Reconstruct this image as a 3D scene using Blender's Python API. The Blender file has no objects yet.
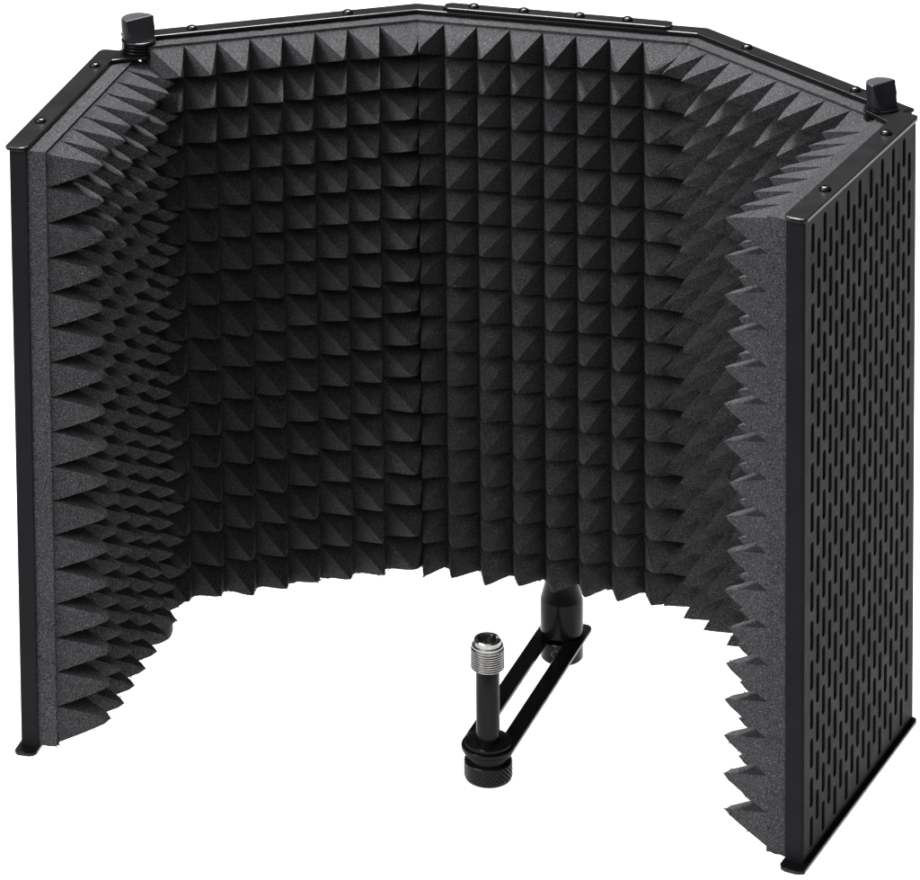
import bpy, bmesh, math, random
import numpy as np
from mathutils import Matrix, Vector

random.seed(7)
rng = np.random.default_rng(11)
SC = bpy.context.scene
COL = SC.collection
S = 0.001          # everything below is laid out in millimetres
LIFT = 66.6        # height of the panel datum above the ground

# ------------------------------------------------------------------ dimensions (mm)
WC, WML, WMR = 156.13, 170.39, 160.77          # rear panel facets: centre, left, right
AML, AMR = 0.5743, 0.6711                      # bends between the facets
AL, AR = 1.0262, 1.1009                        # opening of the two wings
WSL, WSR = 148.68, 164.18
D1, D2 = 18.22, 40.9                           # foam base thickness, spike reach
DF = 8.78                                      # depth of the sheet metal tray
ZT, ZB = 285.95, -15.55                        # top and bottom of the sheets
ZWL, ZWR = -6.92, 3.70                         # the wings sit a little lower / higher on their hinges
PT = 2.0                                       # plate thickness
PITCH = 18.0

# ------------------------------------------------------------------ plan geometry
def v2(a): return np.array([math.cos(a), math.sin(a)])
Q = [None]*6
Q[2] = np.array([-WC/2, 0.]); Q[3] = np.array([WC/2, 0.])
Q[1] = Q[2] - WML*v2(AML)
Q[4] = Q[3] + WMR*np.array([math.cos(AMR), -math.sin(AMR)])
Q[0] = Q[1] - WSL*v2(AML+AL)
Q[5] = Q[4] + WSR*np.array([math.cos(AMR+AR), -math.sin(AMR+AR)])
def frame(j):
    d = Q[j]-Q[j-1]; L = np.linalg.norm(d); d = d/L
    return Q[j-1], d, np.array([d[1], -d[0]]), L
def on(j, u, dd):
    o, d, n, L = frame(j)
    return o + d*u + n*dd
def miter(k, dd):
    o, d, n, L = frame(k); o2, d2, n2, L2 = frame(k+1)
    m = n+n2; m = m/np.linalg.norm(m)
    return Q[k] + m*dd/np.dot(m, n)
H_L = np.array([-202., -93.]); H_R = np.array([184., -108.])   # hinge axes
def W(x, y, z): return Vector((x*S, y*S, (z+LIFT)*S))

# ------------------------------------------------------------------ materials
def new_mat(name):
    m = bpy.data.materials.new(name); m.use_nodes = True
    nt = m.node_tree
    return m, nt, nt.nodes['Principled BSDF']
def noise(nt, scale, detail=3, rough=.6):
    tc = nt.nodes.new('ShaderNodeTexCoord'); n = nt.nodes.new('ShaderNodeTexNoise')
    n.inputs['Scale'].default_value = scale; n.inputs['Detail'].default_value = detail
    n.inputs['Roughness'].default_value = rough
    nt.links.new(tc.outputs['Object'], n.inputs['Vector'])
    return n
def ramp(nt, src, stops):
    r = nt.nodes.new('ShaderNodeValToRGB')
    while len(r.color_ramp.elements) < len(stops): r.color_ramp.elements.new(.5)
    for e, (p, c) in zip(r.color_ramp.elements, stops):
        e.position = p; e.color = (*c, 1)
    nt.links.new(src, r.inputs['Fac'])
    return r
def bump(nt, src, bsdf, strength, dist):
    b = nt.nodes.new('ShaderNodeBump')
    b.inputs['Strength'].default_value = strength; b.inputs['Distance'].default_value = dist
    nt.links.new(src, b.inputs['Height']); nt.links.new(b.outputs['Normal'], bsdf.inputs['Normal'])

def metal_mat(name, col, rough, grain=2600, bstr=.12):
    m, nt, b = new_mat(name)
    n = noise(nt, 60, 4)
    r = ramp(nt, n.outputs['Fac'], [(.3, [c*.88 for c in col]), (.7, [c*1.12 for c in col])])
    nt.links.new(r.outputs['Color'], b.inputs['Base Color'])
    r2 = ramp(nt, n.outputs['Fac'], [(.3, (rough*.9,)*3), (.7, (min(1, rough*1.1),)*3)])
    nt.links.new(r2.outputs['Color'], b.inputs['Roughness'])
    n2 = noise(nt, grain, 2)
    bump(nt, n2.outputs['Fac'], b, bstr, .0003)
    return m
M_SHEET = metal_mat('black_powder_coat', (.0092, .0089, .0103), .5)
M_SHEET.node_tree.nodes['Principled BSDF'].inputs['Specular IOR Level'].default_value = .035
M_PLATE = metal_mat('black_painted_plate', (.0062, .0061, .0066), .26, bstr=.06)
M_KNOB = metal_mat('matt_black_plastic', (.0125, .0125, .0155), .48)
M_TUBE = metal_mat('black_anodised_metal', (.0042, .0042, .0048), .2, bstr=.04)
M_PLATE.node_tree.nodes['Principled BSDF'].inputs['Specular IOR Level'].default_value = .2
M_TUBE.node_tree.nodes['Principled BSDF'].inputs['Specular IOR Level'].default_value = .11
M_KNOB.node_tree.nodes['Principled BSDF'].inputs['Specular IOR Level'].default_value = .25
M_SCREW = metal_mat('black_screw_steel', (.012, .012, .012), .22, bstr=.03)
M_SCREW.node_tree.nodes['Principled BSDF'].inputs['Metallic'].default_value = .6
M_RUBBER = metal_mat('black_rubber', (.012, .012, .013), .6)
M_RUBBER.node_tree.nodes['Principled BSDF'].inputs['Specular IOR Level'].default_value = .1
m, nt, b = new_mat('nickel'); M_NICKEL = m
n = noise(nt, 900, 3)
r = ramp(nt, n.outputs['Fac'], [(.35, (.26, .255, .25)), (.7, (.40, .395, .39))])
nt.links.new(r.outputs['Color'], b.inputs['Base Color'])
b.inputs['Metallic'].default_value = 1; b.inputs['Roughness'].default_value = .22

m, nt, b = new_mat('charcoal_open_cell_foam'); M_FOAM = m
fine = noise(nt, 2500, 2, .75)
base = ramp(nt, fine.outputs['Fac'], [(.36, (.0046, .0044, .0046)), (.5, (.0355, .0340, .0366)), (.62, (.114, .1095, .117))])
spk = noise(nt, 1700, 1, .5)
spr = ramp(nt, spk.outputs['Fac'], [(.66, (0, 0, 0)), (.76, (1, 1, 1))])
mix = nt.nodes.new('ShaderNodeMix'); mix.data_type = 'RGBA'
nt.links.new(spr.outputs['Color'], mix.inputs['Factor'])
nt.links.new(base.outputs['Color'], mix.inputs['A'])
mix.inputs['B'].default_value = (.22, .213, .22, 1)
big = noise(nt, 22, 3)
bigr = ramp(nt, big.outputs['Fac'], [(.3, (.88, .88, .88)), (.7, (1.12, 1.12, 1.12))])
mul = nt.nodes.new('ShaderNodeMix'); mul.data_type = 'RGBA'; mul.blend_type = 'MULTIPLY'
mul.inputs['Factor'].default_value = 1
nt.links.new(mix.outputs['Result'], mul.inputs['A']); nt.links.new(bigr.outputs['Color'], mul.inputs['B'])
nt.links.new(mul.outputs['Result'], b.inputs['Base Color'])
b.inputs['Roughness'].default_value = 1
b.inputs['Specular IOR Level'].default_value = .08
bump(nt, fine.outputs['Fac'], b, .9, .0009)

m, nt, b = new_mat('white_backlit_ground'); M_GROUND = m  # translucency added so light from below keeps the ground white and shadowless
n = noise(nt, 6, 3)
r = ramp(nt, n.outputs['Fac'], [(.3, (.86, .86, .86)), (.7, (.89, .89, .89))])
nt.links.new(r.outputs['Color'], b.inputs['Base Color'])
b.inputs['Roughness'].default_value = .9; b.inputs['Specular IOR Level'].default_value = .05
tr = nt.nodes.new('ShaderNodeBsdfTranslucent'); tr.inputs['Color'].default_value = (.9, .9, .9, 1)
ms = nt.nodes.new('ShaderNodeMixShader'); ms.inputs[0].default_value = .7
nt.links.new(b.outputs[0], ms.inputs[1]); nt.links.new(tr.outputs[0], ms.inputs[2])
nt.links.new(ms.outputs[0], nt.nodes['Material Output'].inputs['Surface'])

# ------------------------------------------------------------------ builders
class MB:
    """collects vertices (mm) and faces for one mesh object"""
    def __init__(s): s.v = []; s.f = []; s.sm = []
    def add(s, vs, fs, smooth=False):
        o = len(s.v); s.v += [tuple(map(float, q)) for q in vs]
        for f in fs: s.f.append([i+o for i in f]); s.sm.append(smooth)
    def lathe(s, prof, x, y, seg=48, smooth=True, close=True):
        vs = []; fs = []; n = len(prof)
        for i in range(seg):
            a = 2*math.pi*i/seg
            for r, z in prof: vs.append((x+r*math.cos(a), y+r*math.sin(a), z))
        for i in range(seg):
            j = (i+1) % seg
            for k in range(n-1): fs.append((i*n+k, j*n+k, j*n+k+1, i*n+k+1))
        s.add(vs, fs, smooth)
        if close:
            s.add([vs[i*n] for i in range(seg)], [tuple(reversed(range(seg)))])
            s.add([vs[i*n+n-1] for i in range(seg)], [tuple(range(seg))])
    def prism(s, poly, z0, z1, ch=.45):
        """vertical prism over a plan polygon (counter-clockwise), top and bottom rims chamfered"""
        n = len(poly); P = [np.array(q, float) for q in poly]
        def inset(c):
            out = []
            for i in range(n):
                a, b_, c_ = P[i-1], P[i], P[(i+1) % n]
                e1 = (b_-a)/np.linalg.norm(b_-a); e2 = (c_-b_)/np.linalg.norm(c_-b_)
                n1 = np.array([-e1[1], e1[0]]); n2 = np.array([-e2[1], e2[0]])
                mm = n1+n2; mm /= max(np.linalg.norm(mm), 1e-6)
                out.append(b_ + mm*c/max(np.dot(mm, n1), .4))
            return out
        I = inset(ch); I2 = inset(ch*.3)
        zc = min(ch, (z1-z0)*.4)
        rings = [(I, z0), (I2, z0+zc*.3), (P, z0+zc), (P, z1-zc), (I2, z1-zc*.3), (I, z1)]
        vs = [(q[0], q[1], z) for ring, z in rings for q in ring]; fs = []
        for k in range(len(rings)-1):
            for i in range(n):
                j = (i+1) % n
                fs.append((k*n+i, k*n+j, (k+1)*n+j, (k+1)*n+i))
        fs.append(tuple(reversed(range(n)))); fs.append(tuple(range((len(rings)-1)*n, len(rings)*n)))
        s.add(vs, fs)
    def build(s, name, mat, parent, auto=None, origin=None):
        me = bpy.data.meshes.new(name)
        o = origin or (0, 0, -LIFT)
        me.from_pydata([((x-o[0])*S, (y-o[1])*S, (z-o[2])*S) for x, y, z in s.v], [], s.f)
        me.polygons.foreach_set('use_smooth', s.sm)
        bm = bmesh.new(); bm.from_mesh(me)
        bmesh.ops.remove_doubles(bm, verts=bm.verts, dist=1e-6)
        bmesh.ops.recalc_face_normals(bm, faces=bm.faces)
        bm.to_mesh(me); bm.free()
        if auto: me.set_sharp_from_angle(angle=math.radians(auto))
        me.materials.append(mat)
        ob = bpy.data.objects.new(name, me); COL.objects.link(ob)
        ob.location = (o[0]*S, o[1]*S, (o[2]+LIFT)*S)
        if parent: attach(ob, parent)
        return ob
def attach(ob, parent):
    bpy.context.view_layer.update()
    w = ob.location.copy(); p = parent
    off = Vector((0, 0, 0))
    while p is not None: off += p.location; p = p.parent
    ob.parent = parent; ob.location = w-off

root = bpy.data.objects.new('microphone_shield', None); COL.objects.link(root)
root.empty_display_size = .05
root['label'] = 'black five-panel folding microphone isolation shield lined with charcoal pyramid foam'
root['category'] = 'microphone shield'

# ------------------------------------------------------------------ perforated sheets
def slotted(mb, j, u0, u1, z0, z1, first_high=True, from_end=False, cols=18, marg=5.4):
    """one flat perforated face of a panel: staggered upright slots with a small rounded lip"""
    o, d, n, L = frame(j)
    T = 1.2
    def P(u, z, dd=0.):
        q = o + d*u + n*dd
        return (q[0], q[1], z)
    cw = (u1-u0-2*marg)/cols
    hs = 1.8; ln = 13.8; pit = (z1-z0-4.0-3.6-13.8)/15
    def quad(ua, ub, za, zb):
        mb.add([P(ua, za), P(ub, za), P(ub, zb), P(ua, zb)], [(0, 1, 2, 3)])
    quad(u0, u0+marg, z0, z1); quad(u1-marg, u1, z0, z1)
    for c in range(cols):
        a = u0+marg+c*cw; b_ = a+cw; m_ = (a+b_)/2
        idx = (cols-1-c) if from_end else c
        high = (idx % 2 == 0) == first_high
        top = z1-4.0 if high else z1-4.0-pit/2
        cnt = 16 if high else 15
        zt = top+ (pit-ln)/2
        if z1-zt > .05: quad(a, b_, zt, z1)
        for k in range(cnt):
            zc = top-ln/2-k*pit
            za, zb = zc-pit/2, zc+pit/2
            def ring(h, l, dd):
                pts = []
                for i in range(7):
                    t = math.pi*i/6
                    pts.append(P(m_+h*math.cos(t), zc+l/2-h+h*math.sin(t), dd))
                for i in range(7):
                    t = math.pi+math.pi*i/6
                    pts.append(P(m_+h*math.cos(t), zc-l/2+h+h*math.sin(t), dd))
                return pts
            # outer rectangle sampled so that it pairs with the ring
            rect = []
            tz = [zc+ln/2-hs, None, None, None, None, None, zc+ln/2-hs]
            rect += [P(b_, zc+ln/2-hs), P(b_, zb), P(m_+cw*.25, zb), P(m_, zb), P(m_-cw*.25, zb), P(a, zb), P(a, zc+ln/2-hs)]
            rect += [P(a, zc-ln/2+hs), P(a, za), P(m_-cw*.25, za), P(m_, za), P(m_+cw*.25, za), P(b_, za), P(b_, zc-ln/2+hs)]
            R0 = ring(hs+.35, ln+.7, 0); R1 = ring(hs, ln, .4); R2 = ring(hs, ln, T)
            vs = rect+R0+R1+R2; N = 14; fs = []
            for lev in range(3):
                for i in range(N):
                    q = (i+1) % N
                    fs.append((lev*N+i, lev*N+q, (lev+1)*N+q, (lev+1)*N+i))
            mb.add(vs, fs)
        zb = top-ln/2-(cnt-1)*pit-pit/2
        if zb-z0 > .05: quad(a, b_, z0, zb)
def strip(mb, pts, z0, z1):
    """vertical ribbon along plan points"""
    vs = [(p[0], p[1], z) for p in pts for z in (z0, z1)]
    mb.add(vs, [(2*i, 2*i+2, 2*i+3, 2*i+1) for i in range(len(pts)-1)])
def rounded_fold(j, u_edge, sgn):
    """outer sheet -> folded flange at a free vertical edge; sgn=+1 when the panel lies at larger u"""
    R = 1.3; pts = []
    for i in range(6):
        t = i/5*math.pi/2
        pts.append(on(j, u_edge+sgn*(R-R*math.sin(t)), R-R*math.cos(t)))
    pts += [on(j, u_edge, DF), on(j, u_edge+sgn*1.2, DF), on(j, u_edge+sgn*1.2, R)]
    return pts, R

# wings
def wing_sheet(j, dz, back):
    mb = MB(); o, d, n, L = frame(j)
    z0, z1 = ZB+dz, ZT+dz
    if j == 1:
        pts, R = rounded_fold(1, 0, +1)
        slotted(mb, 1, R, back-1.0, z0, z1, from_end=False); strip(mb, pts, z0, z1)
        e = back-1.0; sg = -1
    else:
        pts, R = rounded_fold(5, L, -1)
        slotted(mb, 5, L-back+1.0, L-R, z0, z1, from_end=True); strip(mb, pts, z0, z1)
        e = L-back+1.0; sg = 1
    strip(mb, [on(j, e, 0), on(j, e-sg*.7, .3), on(j, e-sg*1.0, 1.0), on(j, e-sg*1.0, DF)], z0, z1)
    return mb
BACK_L, BACK_R = 146.5, 150.6
wing_l = wing_sheet(1, ZWL, BACK_L).build('wing_panel', M_SHEET, root)
wing_r = wing_sheet(5, ZWR, BACK_R).build('wing_panel', M_SHEET, root)
wing_l['label'] = 'left folding wing'; wing_r['label'] = 'right folding wing with slotted outer face'

# rear panel: three facets of one bent sheet
mb = MB()
U_L, U_R = 10.0, WMR-10.0           # its free ends near the hinges
slotted(mb, 2, U_L, WML, ZB, ZT); slotted(mb, 3, 0, WC, ZB, ZT); slotted(mb, 4, 0, U_R, ZB, ZT)
strip(mb, [on(2, U_L, 0), on(2, U_L-.8, .4), on(2, U_L-1, 1.2), on(2, U_L-1, DF)], ZB, ZT)
strip(mb, [on(4, U_R, 0), on(4, U_R+.8, .4), on(4, U_R+1, 1.2), on(4, U_R+1, DF)], ZB, ZT)
rear = mb.build('rear_panel', M_SHEET, root)

# ------------------------------------------------------------------ top and bottom plates
def ccw(poly):
    a = sum(poly[i-1][0]*poly[i][1]-poly[i][0]*poly[i-1][1] for i in range(len(poly)))
    return poly if a > 0 else poly[::-1]
def hull(pts):
    P = sorted(set((round(float(p[0]), 4), round(float(p[1]), 4)) for p in pts))
    def half(seq):
        out = []
        for p in seq:
            while len(out) > 1 and (out[-1][0]-out[-2][0])*(p[1]-out[-2][1])-(out[-1][1]-out[-2][1])*(p[0]-out[-2][0]) <= 1e-9: out.pop()
            out.append(p)
        return out[:-1]
    return [np.array(p) for p in half(P)+half(P[::-1])]
def disc(c, r, n=36): return [c+r*v2(2*math.pi*i/n) for i in range(n)]
EXT = .9
def wing_plate(j, dz, top, parent):
    mb = MB(); o, d, n, L = frame(j)
    ov = 2.4 if top else 7.0; so = -1.5 if top or j == 1 else -2.6
    f, bk = (-ov, BACK_L+.6) if j == 1 else (L+ov, L-BACK_R-.6)
    sg = 1 if j == 1 else -1
    hinge = H_L if j == 1 else H_R
    di = DF+EXT
    poly = [on(j, f, 1.4), on(j, f+sg*.5, -.2), on(j, f+sg*2.0, so), on(j, bk-sg*3.5, so), on(j, bk-sg*1.0, so+.9), on(j, bk, 1.6),
            on(j, bk, di), on(j, f+sg*3.2, di), on(j, f+sg*1.0, di-1.2), on(j, f, di-3.4)]
    z0 = (ZT+dz+.02) if top else (ZB+dz-PT-.02)
    mb.prism(ccw(poly), z0, z0+PT)
    # hinge ear: reaches inwards to the knob axis
    uh = float(np.dot(hinge-o, d)); dh = float(np.dot(hinge-o, n)); r = 9.0
    ear = hull(disc(hinge, r)+[on(j, bk-sg*17, di-2.5), on(j, bk-sg*1, di-2.5)])
    mb.prism(ear, z0+.12, z0+PT-.12)
    return mb.build('top_plate' if top else 'bottom_plate', M_PLATE, parent)
def rear_plate(top, parent):
    mb = MB(); di = DF+EXT
    poly = [on(2, U_L-1, -EXT), miter(2, -EXT), miter(3, -EXT), on(4, U_R+1, -EXT),
            on(4, U_R+1, di), miter(3, di), miter(2, di), on(2, U_L-1, di)]
    z0 = ZT+.02 if top else ZB-PT-.02
    mb.prism(ccw(poly), z0, z0+PT)
    for j, h, ue in ((2, H_L, U_L), (4, H_R, U_R)):
        sg = 1 if j == 2 else -1
        mb.prism(hull(disc(h, 9.0)+[on(j, ue+sg*2, 1.2), on(j, ue+sg*12, di-2.5), on(j, ue+sg*2, di-2.5)]), z0+.13, z0+PT-.13)
    return mb.build('top_plate' if top else 'bottom_plate', M_PLATE, parent)
wing_plate(1, ZWL, True, wing_l); wing_plate(1, ZWL, False, wing_l)
wing_plate(5, ZWR, True, wing_r); wing_plate(5, ZWR, False, wing_r)
rear_plate(True, rear); rear_plate(False, rear)

# joining plate on top of the centre facet
mb = MB()
zj = ZT+PT+.05
mb.prism(ccw([np.array([-61.5, -7.2]), np.array([-58.5, -9.2]), np.array([58.0, -9.2]), np.array([60.2, -8.0]),
              np.array([60.2, -.4]), np.array([57.5, 1.0]), np.array([-58.5, 1.0]), np.array([-61.5, -1.0])]), zj, zj+2.0)
joint = mb.build('joining_plate', M_PLATE, root)

# ------------------------------------------------------------------ screws (pan head with a cross recess)
def screw_mesh():
    mb = MB()
    prof = [(2.75, 0), (2.9, .35), (2.8, .9), (2.45, 1.4), (1.75, 1.75)]
    mb.lathe(prof, 0, 0, 24, close=False)
    # top with a cross-shaped recess
    ring = [(1.75*math.cos(2*math.pi*i/24), 1.75*math.sin(2*math.pi*i/24), 1.75) for i in range(24)]
    cross = []
    for q in range(4):
        for x, y in ((1.25, -.28), (1.25, .28), (.28, .28)):
            c, s_ = math.cos(q*math.pi/2), math.sin(q*math.pi/2)
            cross.append((x*c-y*s_, x*s_+y*c, 1.85))
    # 12 cross points <-> 24 ring points
    fs = []; vs = ring+cross+[(x*.8, y*.8, .9) for x, y, z in cross]
    for i in range(12):
        a = (2*i-1) % 24; b1 = (2*i) % 24; c1 = (2*i+1) % 24
        fs.append((a, b1, 24+i)); fs.append((b1, c1, 24+i)); fs.append((c1, 24+(i+1) % 12, 24+i))
        fs.append((24+i, 24+(i+1) % 12, 36+(i+1) % 12, 36+i))
    fs.append(tuple(range(36, 48)))
    mb.add(vs, fs)
    return mb
screw0 = screw_mesh().build('screw', M_SCREW, None, auto=35, origin=(0, 0, 0))
first = [True]
def screw(p, z, parent, down=False):
    if first[0]: o = screw0; first[0] = False
    else:
        o = screw0.copy(); COL.objects.link(o); o.parent = None
    o.location = W(p[0], p[1], z)
    o.rotation_euler = (math.pi if down else 0, 0, random.uniform(0, 1.5))
    attach(o, parent)
    return o
DC = 4.2
for j, us, dz, par in ((1, (35., 120.), ZWL, wing_l), (5, (WSR-37., WSR-119.), ZWR, wing_r),
                       (2, (46., 131.), 0, rear), (4, (36., 116.), 0, rear)):
    for u in us:
        screw(on(j, u, DC), ZT+dz+PT, par); screw(on(j, u, DC), ZB+dz-PT, par, True)
for x in (-45.5, -18.5, 11.5, 37.0):
    screw((x, -4.0), zj+2.0, joint)

# ------------------------------------------------------------------ foam
def foam(j, tips_u, tip_shift_bottom, dz, lim_lo=None, lim_hi=None, k=.055, pw=1.0, reach=2.6):
    o, d, n, L = frame(j)
    N = 10
    tips_u = np.array(tips_u); C = len(tips_u)
    ub = np.concatenate([[tips_u[0]-9.0], (tips_u[1:]+tips_u[:-1])/2, [tips_u[-1]+9.0]])
    if j == 1: ub[0] = 1.0
    if j == 5: ub[-1] = L-1.0
    if lim_lo is not None: ub[0] = 0.0
    if lim_hi is not None: ub[-1] = L
    z1 = ZT+dz-.5; z0 = ZB+dz+1.0
    ztop, zbot = 276.24+dz+.9, -6.68+dz+tip_shift_bottom
    tz = np.linspace(zbot, ztop, 17)
    tz[0] -= .6; tz[-1] += .4
    zb_ = np.concatenate([[z0], (tz[1:]+tz[:-1])/2, [z1]])
    Rn = len(tz)
    ju = rng.normal(0, .55, (C, Rn)); jz = rng.normal(0, .5, (C, Rn)); jd = rng.normal(0, .55, (C, Rn)) - 2.2*(rng.random((C, Rn)) < .05)
    nu, nz = C*N+1, Rn*N+1
    verts = np.zeros((nu, nz, 3))     # (u, z, depth)
    for iu in range(nu):
        c = min(iu//N, C-1); a_ = 2*(iu-c*N)/N-1
        for iz in range(nz):
            r = min(iz//N, Rn-1); b_ = 2*(iz-r*N)/N-1
            m_ = max(abs(a_), abs(b_))
            u = tips_u[c]+(a_*(ub[c+1]-tips_u[c]) if a_ > 0 else a_*(tips_u[c]-ub[c]))+ju[c, r]*(1-m_)
            z = tz[r]+(b_*(zb_[r+1]-tz[r]) if b_ > 0 else b_*(tz[r]-zb_[r]))+jz[c, r]*(1-m_)
            mm = (math.sqrt(m_*m_+k*k)-k)/(math.sqrt(1+k*k)-k)
            h = 1-mm**pw
            verts[iu, iz] = (u, z, D1+(D2-D1+reach+jd[c, r])*h)
    # a cut groove where the spikes leave the plain base, all along the rim
    g_ = np.array([0.0, .55, 1.0]); gd = np.array([D1+.1, D1+.05, D1-.18])
    e_u0, e_u1, e_z0, e_z1 = ub[0], ub[-1], zb_[0], zb_[-1]
    verts[:, :, 0] = e_u0+1.3+(verts[:, :, 0]-e_u0)*(e_u1-e_u0-2.6)/(e_u1-e_u0)
    verts[:, :, 1] = e_z0+1.3+(verts[:, :, 1]-e_z0)*(e_z1-e_z0-2.6)/(e_z1-e_z0)
    big_ = np.zeros((nu+6, nz+6, 3)); big_[3:-3, 3:-3] = verts
    for q in range(3):
        for ii, side in ((q, 0), (nu+5-q, 1)):
            big_[ii, 3:-3] = verts[0 if side == 0 else -1]
            big_[ii, 3:-3, 0] = e_u0+g_[q] if side == 0 else e_u1-g_[q]
            big_[ii, 3:-3, 2] = gd[q]
    for q in range(3):
        for ii, side in ((q, 0), (nz+5-q, 1)):
            big_[:, ii] = big_[:, 3 if side == 0 else -4]
            big_[:, ii, 1] = e_z0+g_[q] if side == 0 else e_z1-g_[q]
            big_[:, ii, 2] = np.minimum(big_[:, ii, 2], gd[q])
            for ci in list(range(q))+list(range(nu+6-q, nu+6)):
                cq = ci if ci < 3 else nu+5-ci
                big_[ci, ii, 2] = gd[min(cq, q)]
    verts = big_; nu += 6; nz += 6
    jit = rng.normal(0, .05, verts.shape)
    jit[..., 2] *= 1.2
    inner = verts+jit
    # cut faces are ragged
    inner[0, :, 0] += np.abs(rng.normal(0, .2, nz)); inner[-1, :, 0] -= np.abs(rng.normal(0, .2, nz))
    inner[:, 0, 1] += rng.normal(0, .35, nu); inner[:, -1, 1] = np.minimum(inner[:, -1, 1], z1+.2)
    inner[:, :, 2] = np.maximum(inner[:, :, 2], D1-1.4)
    # crowded corners: neighbouring sheets press against each other along the bend
    if lim_lo is not None:
        a = math.tan(lim_lo/2)
        low = inner[:, :, 2]*a+.04
        inner[:, :, 0] = np.maximum(inner[:, :, 0], low)
    if lim_hi is not None:
        a = math.tan(lim_hi/2)
        hi = L-inner[:, :, 2]*a-.04
        inner[:, :, 0] = np.minimum(inner[:, :, 0], hi)
    vs = inner.reshape(-1, 3).tolist()
    fs = []
    for a in range(nu-1):
        for b_ in range(nz-1):
            q0, q1, q2, q3 = a*nz+b_, (a+1)*nz+b_, (a+1)*nz+b_+1, a*nz+b_+1
            if a < 3 or b_ < 3 or a >= nu-4 or b_ >= nz-4: fs.append((q0, q1, q2, q3)); continue
            # split each quad along the ridge that runs from the cell corner to the tip
            if (((a-3) % N) < N//2) == (((b_-3) % N) < N//2): fs += [(q0, q1, q2), (q0, q2, q3)]
            else: fs += [(q0, q1, q3), (q1, q2, q3)]
    # rim walls down to the sheet
    rim = [(a, 0) for a in range(nu)]+[(nu-1, b_) for b_ in range(1, nz)]+[(a, nz-1) for a in range(nu-2, -1, -1)]+[(0, b_) for b_ in range(nz-2, 0, -1)]
    prev = [a*nz+b_ for a, b_ in rim]; K = 8
    for k in range(1, K+1):
        f_ = k/K; cur = []
        for a, b_ in rim:
            u, z, dd = inner[a, b_]
            dd2 = dd+(1.4-dd)*f_
            jz_ = rng.normal(0, .25) if b_ == 0 else (-abs(rng.normal(0, .12)) if b_ == nz-1 else 0)
            ju_ = abs(rng.normal(0, .12)) if a == 0 else (-abs(rng.normal(0, .12)) if a == nu-1 else 0)
            uu = u+ju_
            if lim_lo is not None: uu = max(uu, dd2*math.tan(lim_lo/2)+.03) if a else dd2*math.tan(lim_lo/2)+.03
            if lim_hi is not None: uu = min(uu, L-dd2*math.tan(lim_hi/2)-.03) if a < nu-1 else L-dd2*math.tan(lim_hi/2)-.03
            zz = min(z+jz_, z1+.2) if b_ == nz-1 else z+jz_
            cur.append(len(vs)); vs.append([uu, zz, dd2])
        for i in range(len(rim)):
            q = (i+1) % len(rim)
            fs.append((prev[i], prev[q], cur[q], cur[i]))
        prev = cur
    fs.append(tuple(prev))
    # loose open-cell fuzz standing off the cut edges
    def fuzz(p, amp):
        c_ = np.array(p)+rng.normal(0, amp, 3)
        if c_[2] < 1.5 or c_[1] > z1 or c_[0] < .3 or c_[0] > L-.3: return
        b0 = len(vs)
        for _ in range(3): vs.append((c_+rng.normal(0, .34, 3)).tolist())
        fs.append((b0, b0+1, b0+2))
    for _ in range(2600):
        a, b_ = rng.integers(3, nu-3), rng.integers(0, 10)
        fuzz(inner[a, b_], .5)
    for _ in range(900):
        a = rng.integers(0, nu); u, z, dd = inner[a, 0]
        fuzz((u, z, rng.uniform(1.8, dd)), .5)
    if j in (1, 5):
        for _ in range(2600):
            a = rng.integers(3, 12) if j == 1 else rng.integers(nu-12, nu-3)
            fuzz(inner[a, rng.integers(3, nz-3)], .42)
    mb = MB()
    mb.add([(o[0]+d[0]*u+n[0]*dd, o[1]+d[1]*u+n[1]*dd, z) for u, z, dd in vs], fs, True)
    return mb.build('foam_panel', M_FOAM, root, auto=75)
c8 = np.arange(8)*PITCH
foam(1, 12.2+c8, 2.1, ZWL, k=.11, pw=1.10, reach=2.6)
foam(2, WML/2-63+5.7+c8, 1.7, 0, lim_hi=AML)
foam(3, WC/2-63-5.0+c8, -2.5, 0, lim_lo=AML, lim_hi=AMR)
foam(4, WMR/2-63-5.6+c8, -1.0, 0, lim_lo=AMR)
foam(5, WSR-11.2-126+c8, 0, ZWR, k=.08, pw=1.04, reach=2.2)

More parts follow.
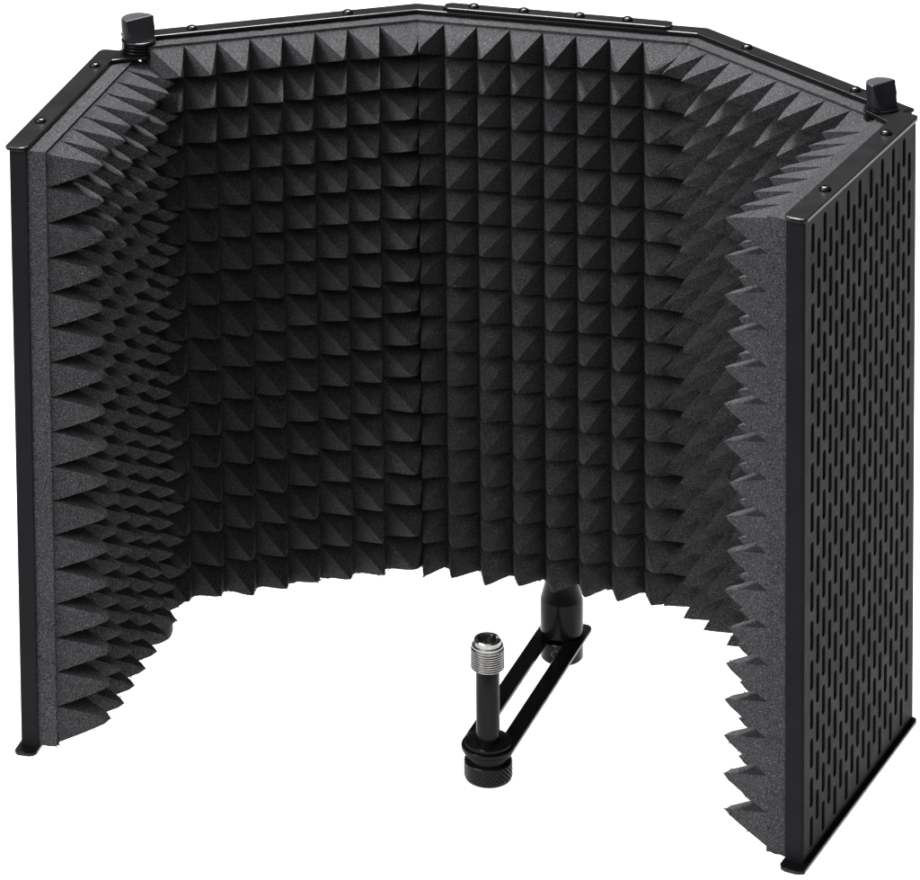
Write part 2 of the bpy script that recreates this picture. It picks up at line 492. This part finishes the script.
# ------------------------------------------------------------------ hinge knobs
def knob(h, zbase, face_dir, r, hgt, washers, up=True):
    """round-based thumb knob with one side cut to a slanted flat"""
    mb = MB(); seg = 72
    nf = v2(face_dir)                       # direction the flat faces
    tx = np.array([-nf[1], nf[0]])
    levels = [(0, r*.87, r*.64), (.4, r*.91, r*.63), (1.2, r*.94, r*.58), (hgt*.5, r, r*.36), (hgt-.8, r*1.01, r*.16), (hgt-.25, r*1.0, r*.13), (hgt, r*.95, r*.07)]
    vs = []; fs = []
    for z, rr, cut in levels:
        # spread points so that the flat has its own corners
        for i in range(seg):
            a = 2*math.pi*i/seg
            p = np.array([math.cos(a), math.sin(a)])*rr      # local: x along tx, y along nf
            if p[1] > cut:
                p[1] = cut
            q = h+tx*p[0]+nf*p[1]
            vs.append((q[0], q[1], zbase+(z if up else -z)))
    for k in range(len(levels)-1):
        for i in range(seg):
            q = (i+1) % seg
            fs.append((k*seg+i, k*seg+q, (k+1)*seg+q, (k+1)*seg+i))
    mb.add(vs, fs, True)
    mb.add(vs[:seg], [tuple(range(seg))]); mb.add(vs[-seg:], [tuple(range(seg))])
    k = mb.build('clamp_knob', M_KNOB, root, auto=24, origin=(h[0], h[1], zbase))
    for z0, z1, rr in washers:
        w = MB(); e = min(.5, (z1-z0)/3)
        w.lathe([(rr-e, z0), (rr-.1, z0+e*.4), (rr, z0+e), (rr, z1-e), (rr-.1, z1-e*.4), (rr-e, z1)], h[0], h[1], 48)
        w.build('washer', M_TUBE, k, auto=50)
    return k
knob(H_L, ZT+PT-.8, -.62, 8.8, 11.8, [(ZT-1.6, ZT-.05, 8.3), (ZT-3.3, ZT-1.75, 8.1), (ZT-4.85, ZT-3.4, 8.4)])
knob(H_R, ZT+ZWR+PT+.9, -.62, 7.8, 12.0, [(ZT+ZWR+PT+.05, ZT+ZWR+PT+.85, 8.2)])
# round feet under the two hinges
for h, z1, r in ((H_L, ZB+ZWL-PT-.1, 13.0), (H_R, ZB-PT-.1, 10.0)):
    f = MB()
    f.lathe([(r-1, z1), (r, z1-1), (r, z1-8.5), (r-.6, z1-10.5), (r-2.5, z1-11.8), (r-5, z1-12.2)], h[0], h[1], 56)
    f.build('hinge_foot', M_RUBBER, root, auto=40)

# ------------------------------------------------------------------ microphone mount underneath
CX, CY = 1.0, -6.5
PX, PY = -8.7, -130.2
ZA = -48.0                                   # top of the slotted arm
col = MB()
col.lathe([(8.6, ZB-PT-.1), (8.8, ZB-PT-1.5), (11.2, -28.2), (11.4, -28.8), (11.4, -46.9), (10.9, -47.7)], CX, CY, 64)
col.lathe([(11.0, -50.3), (11.4, -50.9), (11.4, -60.6), (10.7, -61.4)], CX, CY, 64)
col.lathe([(4.2, -51), (4.2, -47)], CX, CY, 24)
column = col.build('support_column', M_TUBE, root, auto=30)
# socket screw in the front of the lower collar
ax = np.array([PX-CX, PY-CY]); ax /= np.linalg.norm(ax); sx = np.array([-ax[1], ax[0]])
ss = MB()
cen = np.array([CX, CY])+ax*11.2 + sx*0.5
def hring(r, off, zc=-55.0, seg=24, hexed=False):
    out = []
    for i in range(seg):
        a = 2*math.pi*i/seg
        rr = r*(math.cos(math.pi/6)/math.cos((a % (math.pi/3))-math.pi/6) if hexed else 1)
        q = cen+sx*rr*math.cos(a)+ax*off
        out.append((q[0], q[1], zc+rr*math.sin(a)))
    return out
rings = [hring(2.9, -1.5), hring(2.9, .35), hring(2.6, .6), hring(1.6, .6, hexed=True), hring(1.6, -1.0, hexed=True)]
vs = [p for r_ in rings for p in r_]; fs = []
for k in range(4):
    for i in range(24):
        q = (i+1) % 24; fs.append((k*24+i, k*24+q, (k+1)*24+q, (k+1)*24+i))
fs.append(tuple(range(96, 120)))
ss.add(vs, fs); ss.build('set_screw', M_SCREW, column)

# slotted arm: stadium-shaped flat bar with one long slot
def arm_loops():
    c0 = np.array([PX, PY]); c1 = np.array([CX, CY])
    L = np.linalg.norm(c1-c0); e = (c1-c0)/L; t = np.array([e[1], -e[0]])   # t points to the right
    w = 13.5; sw = 4.6; out = []; inn = []
    K = 24
    for i in range(K+1):                           # front round end
        a = math.pi*i/K
        out.append(c0 - t*w*math.cos(a) - e*w*math.sin(a)); inn.append(c0 - t*sw*math.cos(a) - e*sw*math.sin(a))
    end = L+13.5; send = L-3
    rc = 4.0
    for i in range(K+1):
        a = math.pi*i/K
        # rear end: square with rounded corners
        if i <= K//2:
            b_ = (math.pi/2)*i/(K//2); out.append(c0+e*(end-rc+rc*math.sin(b_))+t*(w-rc+rc*math.cos(b_)))
        else:
            b_ = (math.pi/2)*(i-K//2-1)/(K-K//2-1); out.append(c0+e*(end-rc+rc*math.cos(b_))-t*(w-rc+rc*math.sin(b_)))
        inn.append(c0+e*(send+sw*math.sin(a))+t*sw*math.cos(a))
    return out, inn
out, inn = arm_loops(); n_ = len(out); mb = MB()
def shr(loop, c, s): 
    P = loop; res = []
    for i in range(len(P)):
        tng = P[(i+1) % len(P)]-P[i-1]; tng = tng/np.linalg.norm(tng); res.append(P[i]+np.array([-tng[1], tng[0]])*c*s)
    return res
T_ = 2.3
lev = [(shr(out, .4, 1), ZA), (out, ZA-.4), (out, ZA-T_+.4), (shr(out, .4, 1), ZA-T_), (shr(inn, .3, -1), ZA-T_), (inn, ZA-T_+.3), (inn, ZA-.3), (shr(inn, .3, -1), ZA), (shr(out, .4, 1), ZA)]
vs = [(q[0], q[1], z) for ring, z in lev for q in ring]; fs = []
for k in range(len(lev)-1):
    for i in range(n_):
        q = (i+1) % n_; fs.append((k*n_+i, k*n_+q, (k+1)*n_+q, (k+1)*n_+i))
mb.add(vs, fs)
mb.build('slotted_arm', M_TUBE, root)

# upright post, threaded adapter, washers and the knurled nut below the arm
post = MB()
post.lathe([(5.9, ZA-1), (5.9, -8), (5.6, -7.4), (5.0, -7.0)], PX, PY, 48)
mount = post.build('mounting_post', M_TUBE, root, auto=40)
wa = MB()
wa.lathe([(11.6, ZA+.05), (11.95, ZA+.4), (11.95, ZA+1.6), (11.4, ZA+2.0), (6.1, ZA+2.05)], PX, PY, 64)
wa.build('washer', M_TUBE, mount, auto=40)
wb = MB()
wb.lathe([(11.2, ZA-T_-2.6), (12.2, ZA-T_-2.0), (12.2, ZA-T_-.7), (11.4, ZA-T_-.05)], PX, PY, 64)
wb.build('washer', M_TUBE, mount, auto=40)
# thread: many close ridges, upper collar with driver slots and a bore
ad = MB()
prof = [(6.2, -8.6), (7.6, -7.9)]
z = -7.6
while z < 2.6:
    prof += [(8.35, z), (8.35, z+.3), (7.45, z+.62), (7.45, z+.85)]
    z += 1.2
prof += [(7.9, z+.1), (7.9, z+.9)]
zt_ = z+.9
ad.lathe(prof, PX, PY, 64, close=False)
seg = 64
def ring3(r, z): return [(PX+r*math.cos(2*math.pi*i/seg), PY+r*math.sin(2*math.pi*i/seg), z) for i in range(seg)]
slot = lambda i: (i % 32) in (4, 5, 6, 7)
def slotring(r, ztop, zlow): return [(PX+r*math.cos(2*math.pi*i/seg), PY+r*math.sin(2*math.pi*i/seg), zlow if slot(i) else ztop) for i in range(seg)]
rings = [ring3(7.9, zt_), slotring(7.4, zt_+.35, zt_+.1), slotring(7.0, zt_+.5, zt_+.1), slotring(6.9, zt_+2.6, zt_+.2), slotring(6.5, zt_+3.2, zt_+.25), slotring(5.2, zt_+3.2, zt_+.25), slotring(4.7, zt_+2.8, zt_+.2), ring3(4.4, zt_+.1), ring3(4.4, zt_-3.2)]
vs = [p for r_ in rings for p in r_]; fs = []
for k in range(len(rings)-1):
    for i in range(seg):
        q = (i+1) % seg; fs.append((k*seg+i, k*seg+q, (k+1)*seg+q, (k+1)*seg+i))
fs.append(tuple(range((len(rings)-1)*seg, len(rings)*seg)))
ad.add(vs, fs, True)
ada = ad.build('thread_adapter', M_NICKEL, mount, auto=28)
ada['label'] = 'bright nickel threaded adapter'
# knurled nut
nut = MB(); seg = 120
zt_n, zb_n = ZA-T_-2.7, -66.0
nut.lathe([(9.8, zt_n), (9.8, zt_n-2.6), (11.2, zt_n-2.9)], PX, PY, 64, close=False)
zs_ = np.linspace(zt_n-3.6, zb_n+1.6, 14)
vs = []; fs = []
for k, z in enumerate(zs_):
    for i in range(seg):
        rr = 11.95 + (.28 if (i+k) % 4 < 2 else -.1)*(1 if (i-k) % 4 < 2 else .2)
        a = 2*math.pi*i/seg; vs.append((PX+rr*math.cos(a), PY+rr*math.sin(a), z))
for k in range(len(zs_)-1):
    for i in range(seg):
        q = (i+1) % seg; fs.append((k*seg+i, k*seg+q, (k+1)*seg+q, (k+1)*seg+i))
nut.add(vs, fs)
nut.lathe([(11.2, zt_n-2.9), (11.7, zt_n-3.2), (11.95, zt_n-3.6)], PX, PY, seg, close=False)
nut.lathe([(11.95, zb_n+1.6), (11.7, zb_n+.6), (10.9, zb_n+.05), (3, zb_n)], PX, PY, seg, close=False)
nut.build('thumb_nut', M_TUBE, mount, auto=25)

# ------------------------------------------------------------------ ground
me = bpy.data.meshes.new('ground')
me.from_pydata([(-1.2, -.8, 0), (1.2, -.8, 0), (1.2, 2.7, 0), (-1.2, 2.7, 0)], [], [(0, 1, 2, 3)])
me.materials.append(M_GROUND)
g = bpy.data.objects.new('ground', me); COL.objects.link(g); g['kind'] = 'structure'

# ------------------------------------------------------------------ camera (a shift lens, looking almost level)
f, cx, cy = 3736.388, 257.971, -775.518
rx, ry, rz = .105275, -.0128875, -.3048094
T = Vector((162.4487, 702.3996, 1994.4183))
Rw = Matrix.Rotation(rx, 3, 'X') @ Matrix.Rotation(ry, 3, 'Y') @ Matrix.Rotation(rz, 3, 'Z')
Bc = Matrix(((1, 0, 0), (0, 0, -1), (0, 1, 0)))
R = Bc @ Rw
pos = -(R.transposed() @ T)
cd = bpy.data.cameras.new('camera'); cam = bpy.data.objects.new('camera', cd); COL.objects.link(cam)
rows = [R[0], -R[1], -R[2]]
mw = Matrix(((rows[0][0], rows[1][0], rows[2][0], 0), (rows[0][1], rows[1][1], rows[2][1], 0), (rows[0][2], rows[1][2], rows[2][2], 0), (0, 0, 0, 1)))
mw.translation = W(*pos)
cam.matrix_world = mw
cd.sensor_fit = 'HORIZONTAL'; cd.sensor_width = 36; cd.lens = f/920*36
cd.shift_x = (460-cx)/920; cd.shift_y = (cy-440)/920
cd.clip_start = .05; cd.clip_end = 60
SC.camera = cam

# ------------------------------------------------------------------ studio light
w = bpy.data.worlds.new('World'); SC.world = w; w.use_nodes = True
w.node_tree.nodes['Background'].inputs['Color'].default_value = (.9, .93, 1, 1)
w.node_tree.nodes['Background'].inputs['Strength'].default_value = .08
def area(name, loc, target, sx_, sy_, power, col=(1, 1, 1)):
    l = bpy.data.lights.new(name, 'AREA'); l.shape = 'RECTANGLE'; l.size = sx_; l.size_y = sy_; l.energy = power; l.color = col
    o = bpy.data.objects.new(name, l); COL.objects.link(o); o.location = loc
    o.rotation_euler = (Vector(target)-Vector(loc)).to_track_quat('-Z', 'Y').to_euler()
    return o
area('overhead_softbox', (-.35, .72, 2.15), (.0, .0, .2), .8, .8, 165)
area('front_softbox', (-1.65, -2.05, 1.85), (0, 0, .15), 1.9, 1.7, 116)
area('camera_fill', (.6, -2.4, 1.6), (0, 0, .15), 2.2, 1.6, 17)
area('added_underlight', (0, .9, -.25), (0, .9, 0), 3.0, 4.2, 80)    # added lamp, shines up through the ground sheet to wash out shadows

SC.view_settings.view_transform = 'Standard'; SC.view_settings.look = 'None'
SC.cycles.use_denoising = True
SC.view_settings.exposure = 0; SC.view_settings.gamma = 1
